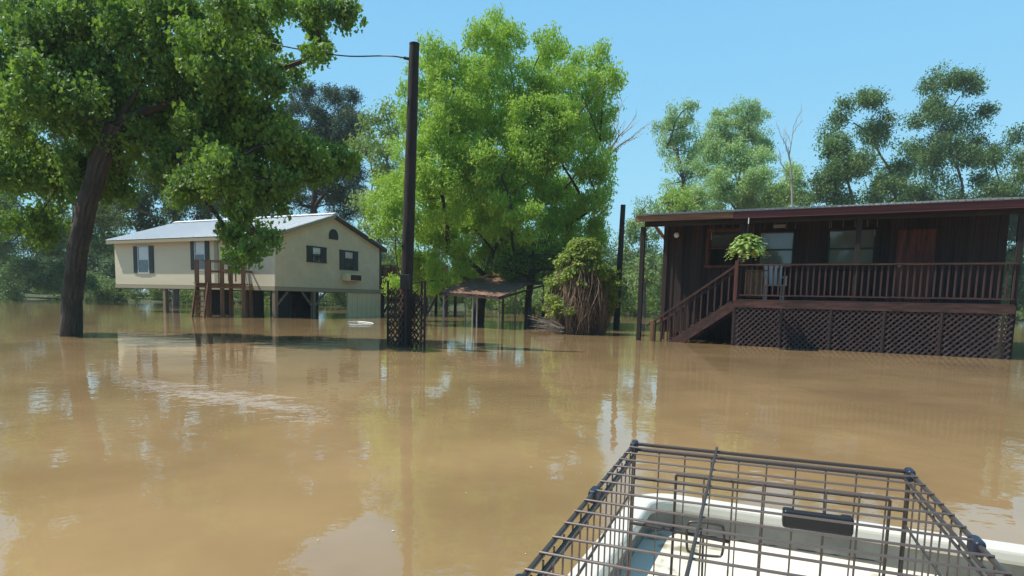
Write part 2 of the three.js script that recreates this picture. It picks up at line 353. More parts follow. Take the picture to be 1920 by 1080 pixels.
  { // window air conditioner
    const a = loc(onPlane(641, 513, o, nG)), b = loc(onPlane(670, 528, o, nG)), z = (a.z + b.z) / 2, y = (a.y + b.y) / 2, w = Math.abs(b.z - a.z), h = a.y - b.y;
    const ac = part('air_conditioner', bevel(.34, h, w, .18, y, z, .02), M.block, HB);
    part('grille', [box(.02, h - .1, w * .68, .355, y, z - w * .1), ...[...Array(6)].map((_, i) => box(.02, .014, w * .66, .368, y - h * .33 + i * h * .13, z - w * .1))], M.darkTrim, ac);
  }
  // stilts, braces, block skirting and the boarded store under the floor
  const stilt = box(.2, F + 1, .2, 0, (F - .23 - 1.2) / 2 - .0, 0);
  const sp = (x, z) => { const m = part('stilt', stilt, M.greyPost, HB); m.position.set(x, 0, z); };
  const zB = loc(onPlane(590, 570, o, nG)).z, zS = loc(onPlane(652, 570, o, nG)).z, xP = loc(onPlane(458, 570, o, nF)).x;
  const xs = [-.1, xP, xP - 3.2, xP - 6.4];
  for (const x of xs) sp(x, -.1); sp(-.1, zB); for (const x of xs.slice(1)) { sp(x, zB); sp(x, -W + .1); }
  const br = (a, b) => part('brace', bar(a, b, .07, .1, V(0, .3, 1)), M.greyPost, HB);
  const yb = F - .24;
  br(V(-.1, yb - .75, -.15), V(-.1, yb, -.95)); br(V(-.1, yb - .75, zB - .1), V(-.1, yb, zB - .95)); br(V(-.1, yb - .75, zB + .1), V(-.1, yb, zB + .85)); br(V(-.1, yb - .75, zS + .1), V(-.1, yb, zS + .8));
  const nb = 7, bw = (W + zS) / nb;
  for (let i = 0; i < nb; i++) part('skirt_panel', box(.08, F - .22 + .7, bw - .02, -.05 - (i % 2) * .002, (F - .92) / 2, zS - bw * (i + .5)), M.block, HB);
  for (let i = 0; i < 12; i++) part('plank', box(.04, F + .4, .3, -3.4 - (i % 2) * .008, (F - .9) / 2 + .02, zB - .3 - i * .31), M.brownPlank, HB);
  part('store_door', box(.05, F - .2, .85, -3.3, F / 2 - .25, zB - 1.5), M.redWood, HB);
  for (let i = 0; i < 16; i++) if (i < 5 || i > 8) part('plank', box(.3, F + .4, .04, -3.6 - i * .31, (F - .9) / 2 + .02, zB + .35 + (i % 2) * .008), M.brownPlank, HB);
  const tk = part('water_tank', new THREE.CapsuleGeometry(.55, .9, 4, 14).translate(-1.9, .55, -2.2), std([.03, .03, .033], .6), HB);
}
// wooden stair landing beside it
{
  const p = at(413, 595, 31.5); p.y = 0;
  const g = thing('stair_landing', 'brown wooden stair landing with railings in front of the beige house', 'deck', p, .12);
  const S = 31.5 / FOC, hx = 1.22, top = 2.72, fl = 1.62, dz = 1.5;
  for (const [x, z] of [[-1.05, 0], [-.48, 0], [.12, 0], [1.12, 0], [-1.05, -dz], [1.12, -dz], [.12, -dz]]) part('post', bevel(.17, top + 1, .17, x, (top - 1) / 2, z), M.brownWood, g);
  for (let i = 0; i < 8; i++) part('plank', box(2.35, .04, .18, .03, fl + .02 + (i % 2) * .003, .1 - i * .2), M.brownWood, g);
  for (const z of [.09, -dz - .08]) part('joist', box(2.3, .18, .04, .03, fl - .1, z), M.brownWood, g);
  part('rail', box(2.35, .05, .16, .03, top + .025, .02), M.brownWood, g); part('rail', box(1.0, .12, .035, .62, top - .45, .085), M.brownWood, g); part('rail', box(1.0, .12, .035, .62, top - .1, .085), M.brownWood, g);
  part('rail', box(2.2, .12, .035, .03, top - .45, -dz - .085), M.brownWood, g); part('rail', box(2.35, .05, .16, .03, top + .025, -dz), M.brownWood, g);
  part('rail', box(.05, .12, dz - .2, 1.2, top - .45, -dz / 2), M.brownWood, g);
  for (let i = 0; i < 7; i++) part('tread', box(.5, .05, .26, -.765, .05 + i * .24, .75 - i * .1), M.brownWood, g);
  part('stringer', bar(V(-1.04, -.2, .95), V(-1.04, fl, .12), .05, .25), M.brownWood, g); part('stringer', bar(V(-.49, -.2, .95), V(-.49, fl, .12), .05, .25), M.brownWood, g);
  for (const x of [.45, .78]) part('baluster', box(.06, .9, .05, x, fl + .58, .04), M.brownWood, g);
}
// raised back deck to the right of the gable
{
  const p = at(776, 596, 40); p.y = 0;
  const g = thing('raised_deck', 'reddish brown boarded deck on braced posts behind the utility pole', 'deck', p, -8 * Math.PI / 180);
  const w = 4.3, fl = 1.62, top = 3.05;
  for (let i = 0; i < 22; i++) part('board', box(w / 22 - .012, top - fl - .03 * (i % 3), .03, -w / 2 + (i + .5) * w / 22, (top + fl) / 2 - .015 * (i % 3), (i % 2) * .006), i % 4 === 1 ? M.brownWood : M.redWood, g);
  part('top_rail', box(w + .1, .06, .16, 0, top + .04, 0), M.redWood, g); part('floor', box(w, .14, 3, 0, fl - .1, -1.52), M.redWood, g);
  for (const x of [-w / 2 + .1, -.75, .75, w / 2 - .1]) for (const z of [-.1, -2.8]) part('post', box(.17, fl + .9, .17, x, (fl - .17 - .9) / 2 - .05, z), M.latticeDark, g);
  for (const x of [-w / 2 + .1, -.75, .75]) { part('brace', bar(V(x + .1, .2, -.1), V(x + .75, fl - .2, -.1), .06, .13), M.latticeDark, g); part('brace', bar(V(x + 1.4, .2, -.1), V(x + .8, fl - .2, -.1), .06, .13), M.latticeDark, g); }
}

// ------------------------------------------------------------------ dark brown house on the right
const HR = thing('porch_house', 'dark brown plank house with covered porch and front stairs at the right', 'house', onWater(1197, 638), -28.7 * Math.PI / 180);
{
  const o = HR.position, q = HR.quaternion, nF = V(0, 0, 1).applyQuaternion(q), loc = p => HR.worldToLocal(p.clone()), wp = (x, y, z) => HR.localToWorld(V(x, y, z));
  const onF = (px, py, z = 0) => loc(onPlane(px, py, wp(0, 0, z), nF));
  const WZ = -1.45, x0 = onF(1243, 520, WZ).x, xE = 9.2, DX = onF(1378, 560, .1).x, FL = onF(1440, 562, .1).y, EV = onF(1200, 412, .2).y;
  console.log('porch', { x0, DX, FL, EV, o }, pix(wp(0, EV, .2)), pix(wp(4, EV, .2)), pix(wp(DX, 0, .1)), onF(1492, 400, .2));
  const base = FL - .25, depth = 6.5;
  // vertical plank wall with battens; window openings are left between planks
  const wins = [[onF(1331, 434, WZ), onF(1384, 497, WZ)], [onF(1424, 437, WZ), onF(1486, 500, WZ)]].map(([a, b]) => ({ x0: a.x, x1: b.x, y0: b.y, y1: a.y }));
  wins.push({ x0: wins[1].x1 + .9, x1: wins[1].x1 + 2.1, y0: wins[1].y0, y1: wins[1].y1 });
  const door = { x0: wins[1].x1 + 2.6, x1: wins[1].x1 + 3.5 };
  const pw = .3, edges = [x0]; for (let x = x0 + pw; x < xE - .1; x += pw) edges.push(x);
  for (const w of wins) edges.push(w.x0, w.x1); edges.push(xE); edges.sort((a, b) => a - b);
  const R = rng(77), plankMats = [0, 1, 2].map(i => wood([.024 + .013 * i, .0155 + .007 * i, .0145 + .005 * i]));
  for (let i = 0; i < edges.length - 1; i++) {
    const a = edges[i], b = edges[i + 1]; if (b - a < .02) continue;
    const m = (a + b) / 2, w = wins.find(w => m > w.x0 && m < w.x1), mat = plankMats[Math.floor(R() * 3)], z = WZ - .02 - R() * .008, pieces = w ? [[base - .85, w.y0], [w.y1, EV + .18]] : [[base - .85, EV + .18]];
    for (const [ya, yb] of pieces) part('plank', box(b - a - .012, yb - ya, .04, m, (ya + yb) / 2, z), mat, HR);
    if (!w && b - a > .2) part('batten', box(.045, EV + .18 - base + .85, .02, a, (EV + .18 + base - .85) / 2, WZ + .011), mat, HR);
  }
  for (let i = 0; i < 20; i++) part('plank', box(.04, EV + .6 - base, .31, x0 + .02 + (i % 2) * .005, (EV + .6 + base - .85) / 2 + .08, WZ - .22 - i * .318), plankMats[i % 3], HR);
  part('corner_board', box(.14, EV - base + .8, .05, x0 + .05, (EV + base - .8) / 2, WZ + .026), plankMats[2], HR);
  part('back_wall', box(xE - x0 - .1, EV + .1 - base, .1, (xE + x0) / 2, (EV + .1 + base) / 2, WZ - depth), M.brownPlank, HR);
  part('end_wall', box(.1, EV + .1 - base, depth - .1, xE - .03, (EV + .1 + base) / 2, WZ - depth / 2 - .05), M.brownPlank, HR);
  part('floor', box(xE - x0 - .15, .2, depth - .2, (xE + x0) / 2, base + .12, WZ - depth / 2), M.brownPlank, HR);
  for (const [k, w] of wins.entries()) {
    const W = w.x1 - w.x0, h = w.y1 - w.y0, cx = (w.x0 + w.x1) / 2, cy = (w.y0 + w.y1) / 2, t = k ? M.brownPlank : M.trimRed;
    const f = part('window', [box(W + .16, .08, .05, cx, w.y1 + .04, WZ + .028), box(W + .2, .09, .09, cx, w.y0 - .045, WZ + .045), box(.08, h, .05, w.x0 - .04, cy, WZ + .028), box(.08, h, .05, w.x1 + .04, cy, WZ + .028)], t, HR);
    part('sash', [box(W, .05, .03, cx, cy, WZ - .03), box(.04, h, .03, w.x0 + .02, cy, WZ - .03), box(.04, h, .03, w.x1 - .02, cy, WZ - .03)], k ? M.darkTrim : M.trimRed, f);
    part('pane', box(W - .08, h, .006, cx, cy, WZ - .035), M.pane, f);
    part('blind', box(W - .1, h * (k ? .9 : .45), .01, cx, w.y1 - h * (k ? .45 : .225), WZ - .09), k ? std([.12, .13, .11], .7) : std([.05, .045, .04]), f);
  }
  const dr = part('door', bevel(door.x1 - door.x0, 2.0, .06, (door.x0 + door.x1) / 2, FL + 1.01, WZ + .034), M.trimRed, HR); part('handle', new THREE.SphereGeometry(.04, 10, 8).translate(door.x0 + .1, FL + 1, WZ + .1), M.steel, dr);
  // porch roof: ribbed tin on rafters, fascia in two boards, house roof rising behind
  const pitch = .14, rz = .22, RL = depth * .5 + 1.9, xa = -.16, xb = xE + .4, nP = 11, rw = (xb - xa) / nP;
  const rp = mergeGeometries([box(rw - .005, .02, RL, 0, 0, -RL / 2), ...[-.45, -.27, -.09, .09, .27, .45].map(s => box(.03, .02, RL, s * rw, .019, -RL / 2))].map(g => g.toNonIndexed()));
  for (let i = 0; i < nP; i++) { const m = part('roof_panel', rp, M.tin, HR); m.position.set(xa + rw * (i + .5), EV + .12, rz + .06); m.rotation.x = pitch; }
  for (let i = 0; i < nP; i++) { const m = part('roof_panel', rp, M.tin, HR); m.rotation.order = 'YXZ'; m.position.set(xa + rw * (i + .5), EV + .12, rz + .06 - 2 * RL * Math.cos(pitch)); m.rotation.set(pitch, Math.PI, 0); }
  const split = onF(1375, 400, rz).x;
  part('fascia', box(split - xa, .17, .035, (xa + split) / 2, EV + .02, rz), M.rust, HR, 'weathered rust brown fascia board');
  part('fascia', box(xb - split - .01, .19, .04, (xb + split) / 2, EV + .015, rz), M.fasciaRed, HR, 'dark red fascia board');
  part('barge_board', bar(V(xa - .02, EV + .02, rz), V(xa - .02, EV + .02 + RL * Math.sin(pitch), rz - RL * Math.cos(pitch)), .035, .17), M.rust, HR);
  for (let x = .1; x < xb; x += .8) part('rafter', bar(V(x, EV + .02, rz - .03), V(x, EV + .02 + 1.6 * Math.sin(pitch), rz - 1.6), .05, .13), M.brownPlank, HR);
  part('roof_brace', bar(V(x0 - .02, EV - .42, WZ - .1), V(xa + .1, EV + .0, WZ - .1), .07, .09), M.rust, HR);
  part('beam', box(xb - .1, .16, .1, xb / 2, EV - .12, 0), M.brownPlank, HR);
  const post = (x, z, y0, y1) => part('post', bevel(.13, y1 - y0, .13, x, (y0 + y1) / 2, z, .01), M.poleWood, HR);
  post(0, .0, -1, EV - .2).name = 'corner_post'; post(DX + .08, .0, -1, EV - .2); post(DX + 3, 0, -1, EV - .2); post(xE, 0, -1, EV - .2);
  // porch deck
  for (let i = 0; i < 11; i++) part('deck_board', box(xE - DX, .035, .135, (xE + DX) / 2, FL - .018 - (i % 2) * .002, .06 - i * .14), M.railWood, HR);
  part('rim_joist', box(xE - DX + .06, .2, .04, (xE + DX) / 2, FL - .14, .152), M.railWood, HR); part('rim_joist', box(.04, .2, 1.5, DX - .02, FL - .14, -.62), M.railWood, HR);
  // porch railing
  part('hand_rail', box(xE - DX, .045, .11, (xE + DX) / 2, FL + .98, .07), M.railWood, HR); part('bottom_rail', box(xE - DX, .04, .08, (xE + DX) / 2, FL + .12, .07), M.railWood, HR);
  for (let x = DX + .26; x < xE; x += .145) part('baluster', box(.038, .84, .038, x, FL + .55, .07), M.railWood, HR);
  // lattice skirting under the porch
  const lat = (w, h, step, t, wd = .036) => {
    const out = [];
    for (const s of [1, -1]) for (let c = -h; c < w; c += step) {
      let a = [c, 0], b = [c + h, h];
      if (a[0] < 0) a = [0, -c]; if (b[0] > w) b = [w, w - c];
      if (s < 0) { a = [w - a[0], a[1]]; b = [w - b[0], b[1]]; }
      if (Math.hypot(b[0] - a[0], b[1] - a[1]) > .03) out.push(bar(V(a[0], a[1], s * t * .5), V(b[0], b[1], s * t * .5), t * .9, wd, V(0, 0, 1).cross(V(b[0] - a[0], b[1] - a[1], 0).normalize())));
    } return out;
  };
  globalThis.lat = lat;
  for (let x = DX; x < xE - .1; x += 1.24) {
    const w = Math.min(1.2, xE - x), lp = part('lattice_panel', lat(w, FL - .25 + .3, .15, .012, .04), M.skirtLattice, HR); lp.position.set(x + .01, -.3, .145);
    part('frame_board', box(.06, FL + .05, .03, x, (FL - .25 - .3) / 2, .165), M.latticeDark, HR);
  }
  // stairs going down to the left along the wall
  const sx0 = DX - .03, sx1 = onF(1212, 610, .08).x, slope = (FL + .98 - onF(1212, 610, .08).y) / (sx0 - sx1), sy = x => FL + .0 - (sx0 - x) * slope;
  const zF = .06, zK = -1.05;
  for (const z of [zF, zK]) {
    part('stringer', bar(V(sx0, FL - .16, z), V(sx1 - .05, sy(sx1 - .05) - .16, z), .05, .27), M.railWood, HR);
    part('hand_rail', bar(V(sx0, FL + .96, z), V(sx1, sy(sx1) + .96, z), .09, .06), M.railWood, HR);
    for (let x = sx0 - .16; x > sx1 + .1; x -= .19) part('baluster', box(.038, .9, .038, x, sy(x) + .49, z), M.railWood, HR);
  }
  for (let i = 1; i < 9; i++) { const x = sx0 - i * .28; if (x < sx1) break; part('tread', box(.3, .04, zF - zK - .06, x, sy(x) - .02, (zF + zK) / 2), M.railWood, HR); }
  part('newel_post', bevel(.1, 1.6, .1, sx1 + .2, sy(sx1 + .2) + .2, zF + .08), M.brownWood, HR); part('newel_post', bevel(.1, 1.6, .1, sx1 + .2, sy(sx1 + .2) + .2, zK - .08), M.railWood, HR);
  part('newel_post', bevel(.1, 1.2, .1, sx0 + .03, FL + .5, zF + .03), M.trimRed, HR);
  for (const x of [x0 + .4, x0 + 2.4, x0 + 5, xE - .2]) for (const z of [WZ - .3, WZ - depth + .3]) part('pier', box(.25, 2, .25, x, base - .98, z), M.brownPlank, HR);
  for (let i = 0; i < 28; i++) part('skirt_plank', box(.31, base + .6, .03, x0 + .3 + i * .315, (base - .7) / 2 + .02, WZ - 2.2 - (i % 2) * .006), M.brownPlank, HR);
  // round wall lamp (unlit)
  const lp = onF(1269, 441, WZ + .06); const lampP = part('wall_lamp', new THREE.SphereGeometry(.085, 16, 12).scale(1, 1, .7).translate(lp.x, lp.y, WZ + .08), M.white, HR); part('back_plate', new THREE.CylinderGeometry(.06, .06, .03, 14).rotateX(Math.PI / 2).translate(lp.x, lp.y, WZ + .017), M.darkTrim, lampP);
  // small pale plate over the big window
  const sgp = onF(1461, 424, WZ + .05); part('wall_plate', bevel(.34, .1, .03, sgp.x, sgp.y, WZ + .02), std([.3, .3, .3], .6), HR);

  // chair and crate standing on the porch
  const cp = onF(1451, 545, -.6); const ch = thing('porch_chair', 'pale grey slatted chair standing on the porch of the brown house', 'chair', wp(cp.x, FL, -.55), -28.7 * Math.PI / 180 + .25);
  const cm = std([.42, .42, .4], .6); part('seat', [0, 1, 2, 3].map(i => box(.5, .025, .1, 0, .42, .18 - i * .115)), cm, ch); for (const [x, z] of [[-.23, .2], [.23, .2], [-.23, -.22], [.23, -.22]]) part('leg', box(.05, .41, .05, x, .205, z), cm, ch);
  part('backrest', [-.18, -.06, .06, .18].map(x => bar(V(x, .45, -.2), V(x * 1.1, 1.0, -.34), .09, .02, V(0, 0, 1))).concat([box(.5, .08, .03, 0, .98, -.36)]), cm, ch); for (const s of [-1, 1]) part('armrest', [box(.07, .03, .5, s * .27, .66, 0), box(.05, .24, .05, s * .27, .53, .2)], cm, ch);
  const bp = onF(1420, 520, -.9); const bx = thing('wooden_cabinet', 'tan wooden cabinet by the window behind the hanging fern', 'cabinet', wp(bp.x, FL, -1.0), -28.7 * Math.PI / 180);
  part('body', box(.55, .78, .4, 0, .45, 0), wood([.2, .13, .06]), bx); part('top', bevel(.62, .04, .46, 0, .86, 0), wood([.22, .14, .07]), bx); for (const [x, z] of [[-.24, .16], [.24, .16], [-.24, -.16], [.24, -.16]]) part('foot', box(.05, .06, .05, x, .03, z), M.brownPlank, bx); for (const s of [-1, 1]) part('door', box(.25, .68, .02, s * .135, .45, .212), wood([.24, .15, .07]), bx);
}
// hanging fern before the porch
{
  const R = rng(404), c = at(1401, 459, 17.6), g = thing('hanging_fern', 'bright green bushy fern hanging in a basket before the porch', 'plant', c);
  const fm = leafMat(.4), mk = [];
  for (let k = 0; k < 260; k++) {
    const az = R() * 6.283, el = -.25 + R() * 1.7, L = .40 + .22 * R(), d = V(Math.cos(az), 0, Math.sin(az)), pts = [];
    for (let t = 0; t <= 6; t++) { const s = t / 6; pts.push(d.clone().multiplyScalar(L * s * Math.cos(el) + .02).add(V(0, .02 + L * s * Math.sin(el) * 1.0 - s * s * L * (el > .9 ? .55 : .42 + .3 * R()), 0))); }
    for (let t = 0; t < 14; t++) {
      const s = (t + .7) / 15, i = Math.min(5, Math.floor(s * 6)), p = pts[i].clone().lerp(pts[i + 1], s * 6 - i), tn = pts[i + 1].clone().sub(pts[i]).normalize(), sd = tn.clone().cross(V(0, 1, 0)).normalize(), l = .095 * Math.sin(Math.PI * (.15 + .8 * s));
      for (const q of [-1, 1]) { const tip = p.clone().addScaledVector(sd, q * l).addScaledVector(tn, .02).add(V(0, -.012, 0)), a = p.clone().addScaledVector(tn, .03), b = p.clone().addScaledVector(tn, -.016); mk.push(a.x, a.y, a.z, tip.x, tip.y, tip.z, b.x, b.y, b.z); }
    }
  }
  const geo = new THREE.BufferGeometry(); geo.setAttribute('position', new THREE.Float32BufferAttribute(mk, 3)); geo.computeVertexNormals();
  fm.color = C(.34, .48, .10); part('fronds', geo, fm, g);
  part('basket', new THREE.LatheGeometry([[0, -.24], [.1, -.235], [.16, -.15], [.19, -.02], [.2, 0], [.17, -.01], [0, -.03]].map(p => new THREE.Vector2(...p)), 18), M.darkTrim, g);
  for (let i = 0; i < 3; i++) { const a = i * 2.094; part('hanger_wire', rod(V(Math.cos(a) * .19, 0, Math.sin(a) * .19), V(0, .57, 0), .006, 5), M.cable, g); }
  part('hook', rod(V(0, .56, 0), V(0, .72, 0), .012, 6), M.white, g);
}

// ------------------------------------------------------------------ utility poles, lattice, cables
const PB = onWater(757, 650), PT = at(777, 84, -PB.z);
{
  const g = thing('utility_pole', 'tall dark wooden utility pole with lattice panels round its foot', 'pole', PB);
  const b = V(0, -.9, 0), t = PT.clone().sub(PB);
  part('shaft', taper([b, b.clone().lerp(t, .5), t], .165, .115, 16, 12, .02), M.poleWood, g);
  part('cap', rod(t, t.clone().add(V(0, .03, 0)), .12, 14), M.poleWood, g);
  part('insulator', rod(t.clone().add(V(-.12, -.32, .02)), t.clone().add(V(-.24, -.3, .02)), .035, 8), M.cable, g);
  part('meter_box', bevel(.22, .34, .16, t.x * .27 + .0, 1.55, .22), M.darkTrim, g);
}
{
  const g = thing('lattice_enclosure', 'weathered wooden lattice screen standing round the foot of the utility pole', 'lattice', V(PB.x + .05, 0, PB.z + .02), .18);
  const H = 1.75, w = .74;
  const mk = () => globalThis.lat(w, H, .19, .012, .030);
  const sides = [[-.42, .42, 0], [.42, .42, -Math.PI / 2 + Math.PI], [-.42, -.42, Math.PI / 2 + Math.PI]];
  const geo = mergeGeometries(mk().map(x => x.toNonIndexed()));
  const place = (x, z, ry, ww = 1, hh = 1) => { const m = part('lattice_panel', geo, M.lattice, g); m.position.set(x, -.35, z); m.rotation.y = ry; m.scale.set(ww, hh, 1); };
  place(-.42, -.42, -Math.PI / 2 + .5, .95); place(.42, .38, Math.PI / 2 + .5, .95, .92); place(-.42, -.4, 0, 1);
  for (const [x, z] of [[-.02, .36], [-.42, -.42], [.42, .4], [.4, -.42]]) part('corner_post', box(.05, H + .35, .05, x, H / 2 - .35, z), M.latticeDark, g);
}
const P2 = onWater(1155, 617), P2T = at(1168.5, 385, -P2.z);
{
  const g = thing('utility_pole', 'short plain dark pole between the vine mound and the brown house', 'pole', P2);
  const t = P2T.clone().sub(P2); part('shaft', taper([V(0, -.9, 0), t.clone().multiplyScalar(.45), t], .145, .105, 12, 8, .02), M.poleWood, g);
  part('cap', rod(t, t.clone().add(V(0, .02, 0)), .108, 12), M.poleWood, g);
}
{
  const a = PT.clone().add(V(-.22, -.3, .02)), b = at(521, 84, 16.4), c = at(330, 20, 17);
  tag(part('power_cable', taper([a, at(735, 105, -PB.z), at(650, 105, 16), at(590, 97, 16.2), b, at(430, 55, 16.8), c, at(150, -120, 18)], .016, .016, 5, 48), M.cable, scene), 'thick dark cable running from the pole top left into the leaves', 'cable');
  tag(part('guy_wire', taper([PT.clone().add(V(.1, -.45, -.1)), at(805, 165, 20), at(850, 215, 26)], .006, .006, 4, 12), M.cable, scene), 'thin wire running from the pole down into the big tree', 'cable');
}

// ------------------------------------------------------------------ rusty canopy roof before the big tree
{
  const A = at(824, 549, 27.2), B = at(936, 557, 25), Cc = at(1026, 530, 29), D = at(945, 507, 31);
  const g = thing('carport', 'low rusty brown carport roof on thin pale posts under the big tree', 'carport', V(0, 0, -27.5)), L = p => p.clone().sub(g.position);
  const nu = 64, nv = 10, pos = [], idx = [], uv = [];
  const bi = (u, v) => A.clone().lerp(B, u).lerp(D.clone().lerp(Cc, u), v).add(V(0, .1 * Math.sin(Math.PI * v) + .035 * Math.sin(v * 9 + u * 3), 0));
  for (let s = 0; s < 2; s++) for (let j = 0; j <= nv; j++) for (let i = 0; i <= nu; i++) { const p = L(bi(i / nu, j / nv)); pos.push(p.x, p.y + .018 * (i % 4 < 2 ? 1 : 0) - s * .03, p.z); uv.push(i / nu * 3, j / nv * 5); }
  const off = (nu + 1) * (nv + 1);
  for (let j = 0; j < nv; j++) for (let i = 0; i < nu; i++) { const q = j * (nu + 1) + i, w = q + nu + 1; idx.push(q, q + 1, w, q + 1, w + 1, w, off + q, off + w, off + q + 1, off + q + 1, off + w, off + w + 1); }
  const geo = new THREE.BufferGeometry(); geo.setAttribute('position', new THREE.Float32BufferAttribute(pos, 3)); geo.setAttribute('uv', new THREE.Float32BufferAttribute(uv, 2)); geo.setIndex(idx); geo.computeVertexNormals();
  part('roof_sheet', geo, M.rustRoof, g);
  const edge = (a, b) => part('edge_beam', bar(L(a).add(V(0, -.06, 0)), L(b).add(V(0, -.06, 0)), .05, .07), M.latticeDark, g);
  edge(bi(0, 0), bi(1, 0)); edge(bi(0, 1), bi(1, 1)); edge(bi(1, 0), bi(1, 1)); edge(bi(0, 0), bi(0, 1));
  for (const [u, v, m] of [[.04, .03, 0], [.04, .35, 0], [.55, .03, 0], [.6, .05, 0], [.97, .35, 1], [.97, .04, 1], [.97, .95, 1], [.04, .96, 1], [.5, .6, 1]]) { const p = L(bi(u, v)); part('post', rod(V(p.x, -.8, p.z), V(p.x, p.y - .05, p.z), .033, 8), m ? M.greyPost : M.steel, g); }
  const p = L(bi(.04, .03)); part('brace', rod(V(p.x, p.y - .45, p.z), V(p.x + .3, p.y - .1, p.z - .2), .02, 6), M.steel, g);
}

// ------------------------------------------------------------------ vine-smothered mound
{
  const R = rng(909), b = onWater(1092, 628), g = thing('vine_mound', 'tall mound of dry hanging vines with green leaves on top', 'shrub', V(b.x, 0, b.z - .9));
  const Hh = 3.15, rad = t => .91 * Math.pow(Math.max(0, 1 - Math.pow(t, 2.6)), .5) * (.93 + .1 * Math.sin(t * 5));
  const core = new THREE.SphereGeometry(1, 40, 28), P = core.attributes.position;
  for (let i = 0; i < P.count; i++) { const v = V(P.getX(i), P.getY(i), P.getZ(i)), t = (v.y + 1) / 2, r = (rad(t) * .86) / Math.max(.05, Math.hypot(v.x, v.z)) * (1 + .12 * Math.sin(v.x * 17 + v.y * 9) * Math.sin(v.z * 13 + v.y * 11)); P.setXYZ(i, v.x * Math.min(r, 1.2), -.3 + t * Hh, v.z * Math.min(r, 1.2)); }
  core.computeVertexNormals(); part('brush', core, M.vineDark, g);
  const strands = [[], [], []];
  for (let k = 0; k < 1000; k++) {
    const az = R() * 6.283, hi = k % 8 === 0, t0 = hi ? .8 + .16 * R() : .4 + .5 * R(), n = 6, pts = [], w = (R() - .5) * (R() < .25 ? 1.8 : .6), out = (hi ? 1.16 : .9) + R() * .2;
    const t1 = R() < .7 ? -.02 : R() * .35;
    for (let i = 0; i <= n; i++) { const s = i / n, t = t0 + (t1 - t0) * s, a = az + w * s + .1 * Math.sin(s * 9 + k * 1.3), r = rad(Math.max(0, t)) * out + .09 * Math.sin(s * 7 + k * 2) * s + .02; pts.push(V(Math.cos(a) * r, t * Hh, Math.sin(a) * r)); }
    strands[k % 3].push(taper(pts, .004 + .007 * R(), .003, 4, 7));
  }
  const vm = [std([.30, .21, .14], .9), std([.17, .11, .07], .9), std([.09, .055, .04], .95)];
  strands.forEach((s, i) => { const m = part('vines', s, vm[i], g); m.userData.kind = 'stuff'; });
  const blobs = []; for (let k = 0; k < 95; k++) { const az = R() * 6.283, t = .6 + .44 * Math.sqrt(R()), r = rad(Math.min(.99, t)) * 1.04; blobs.push({ p: V(g.position.x + Math.cos(az) * r, Math.min(t, 1) * Hh, g.position.z + Math.sin(az) * r), r: .14 + .17 * R(), n: .7 }); }
  for (let k = 0; k < 8; k++) { const az = R() * 6.283, t = .3 + .35 * R(), r = rad(t) * 1.12; blobs.push({ p: V(g.position.x + Math.cos(az) * r, t * Hh, g.position.z + Math.sin(az) * r), r: .12, n: .5, dens: .5 }); }
  for (let k = 0; k < 44; k++) { const az = (k % 3 ? -.2 : 2.6) + (R() - .5) * 1.5, t = .22 + .6 * R(), r = rad(t) * 1.12; blobs.push({ p: V(g.position.x + Math.cos(az) * r, t * Hh, g.position.z + Math.sin(az) * r), r: .13 + .1 * R(), n: .6, dens: .7 }); }
  for (const [dx, y] of [[1.1, 1.5], [1.15, 1.9], [1.0, 2.2], [-.95, 1.9], [1.2, 1.2]]) blobs.push({ p: V(g.position.x + dx, y, g.position.z + .1), r: .25 });
  foliage('leaves', g, g.position, blobs, SPR.vine, LEAF, { seed: 33, clumps: 6, per: 9, refR: .25, c0: [.15, .24, .03], c1: [.46, .55, .07] });
  const tw = []; for (let k = 0; k < 34; k++) { const s = V(-.6 - .3 * R(), .05 + .2 * R(), .5 + .4 * R()), d = V(-.5 - R() * .7, R() * .55, R() * .5); tw.push(taper([s, s.clone().addScaledVector(d, .5).add(V(0, .1 * R(), 0)), s.clone().add(d)], .010, .003, 4, 4)); const m = s.clone().addScaledVector(d, .6); tw.push(taper([m, m.clone().add(V(-.2 * R(), .25 * (R() - .2), .15))], .006, .002, 4, 2)); }
  part('twigs', tw, M.twig, g);
  // dark brush beside it
  const b2 = onWater(1022, 617), g2 = thing('brush_pile', 'dark low heap of drowned brush beside the vine mound', 'brush', V(b2.x, 0, b2.z - .3)), tw2 = [];
  for (let k = 0; k < 160; k++) { const a = R() * 6.28, s = V(Math.cos(a) * .45 * R(), -.2, Math.sin(a) * .35 * R()), h = .45 + .6 * R() * (s.x > 0 ? 1.1 : .6), d = V((R() - .5) * .7, h, (R() - .5) * .6); tw2.push(taper([s, s.clone().addScaledVector(d, .5).add(V((R() - .5) * .2, 0, 0)), s.clone().add(d)], .02, .006, 4, 4)); }
  part('branches', tw2, std([.022, .016, .012], .95), g2);
  foliage('leaves', g2, g2.position, [[-.2, .3], [.15, .55], [.3, .8], [0, .2], [.35, .3]].map(([x, y]) => ({ p: V(g2.position.x + x, y, g2.position.z), r: .25 })), SPR.vine, LEAF_DARK, { seed: 35, clumps: 6, per: 9, refR: .25, c0: [.015, .014, .008], c1: [.03, .028, .015] });
}

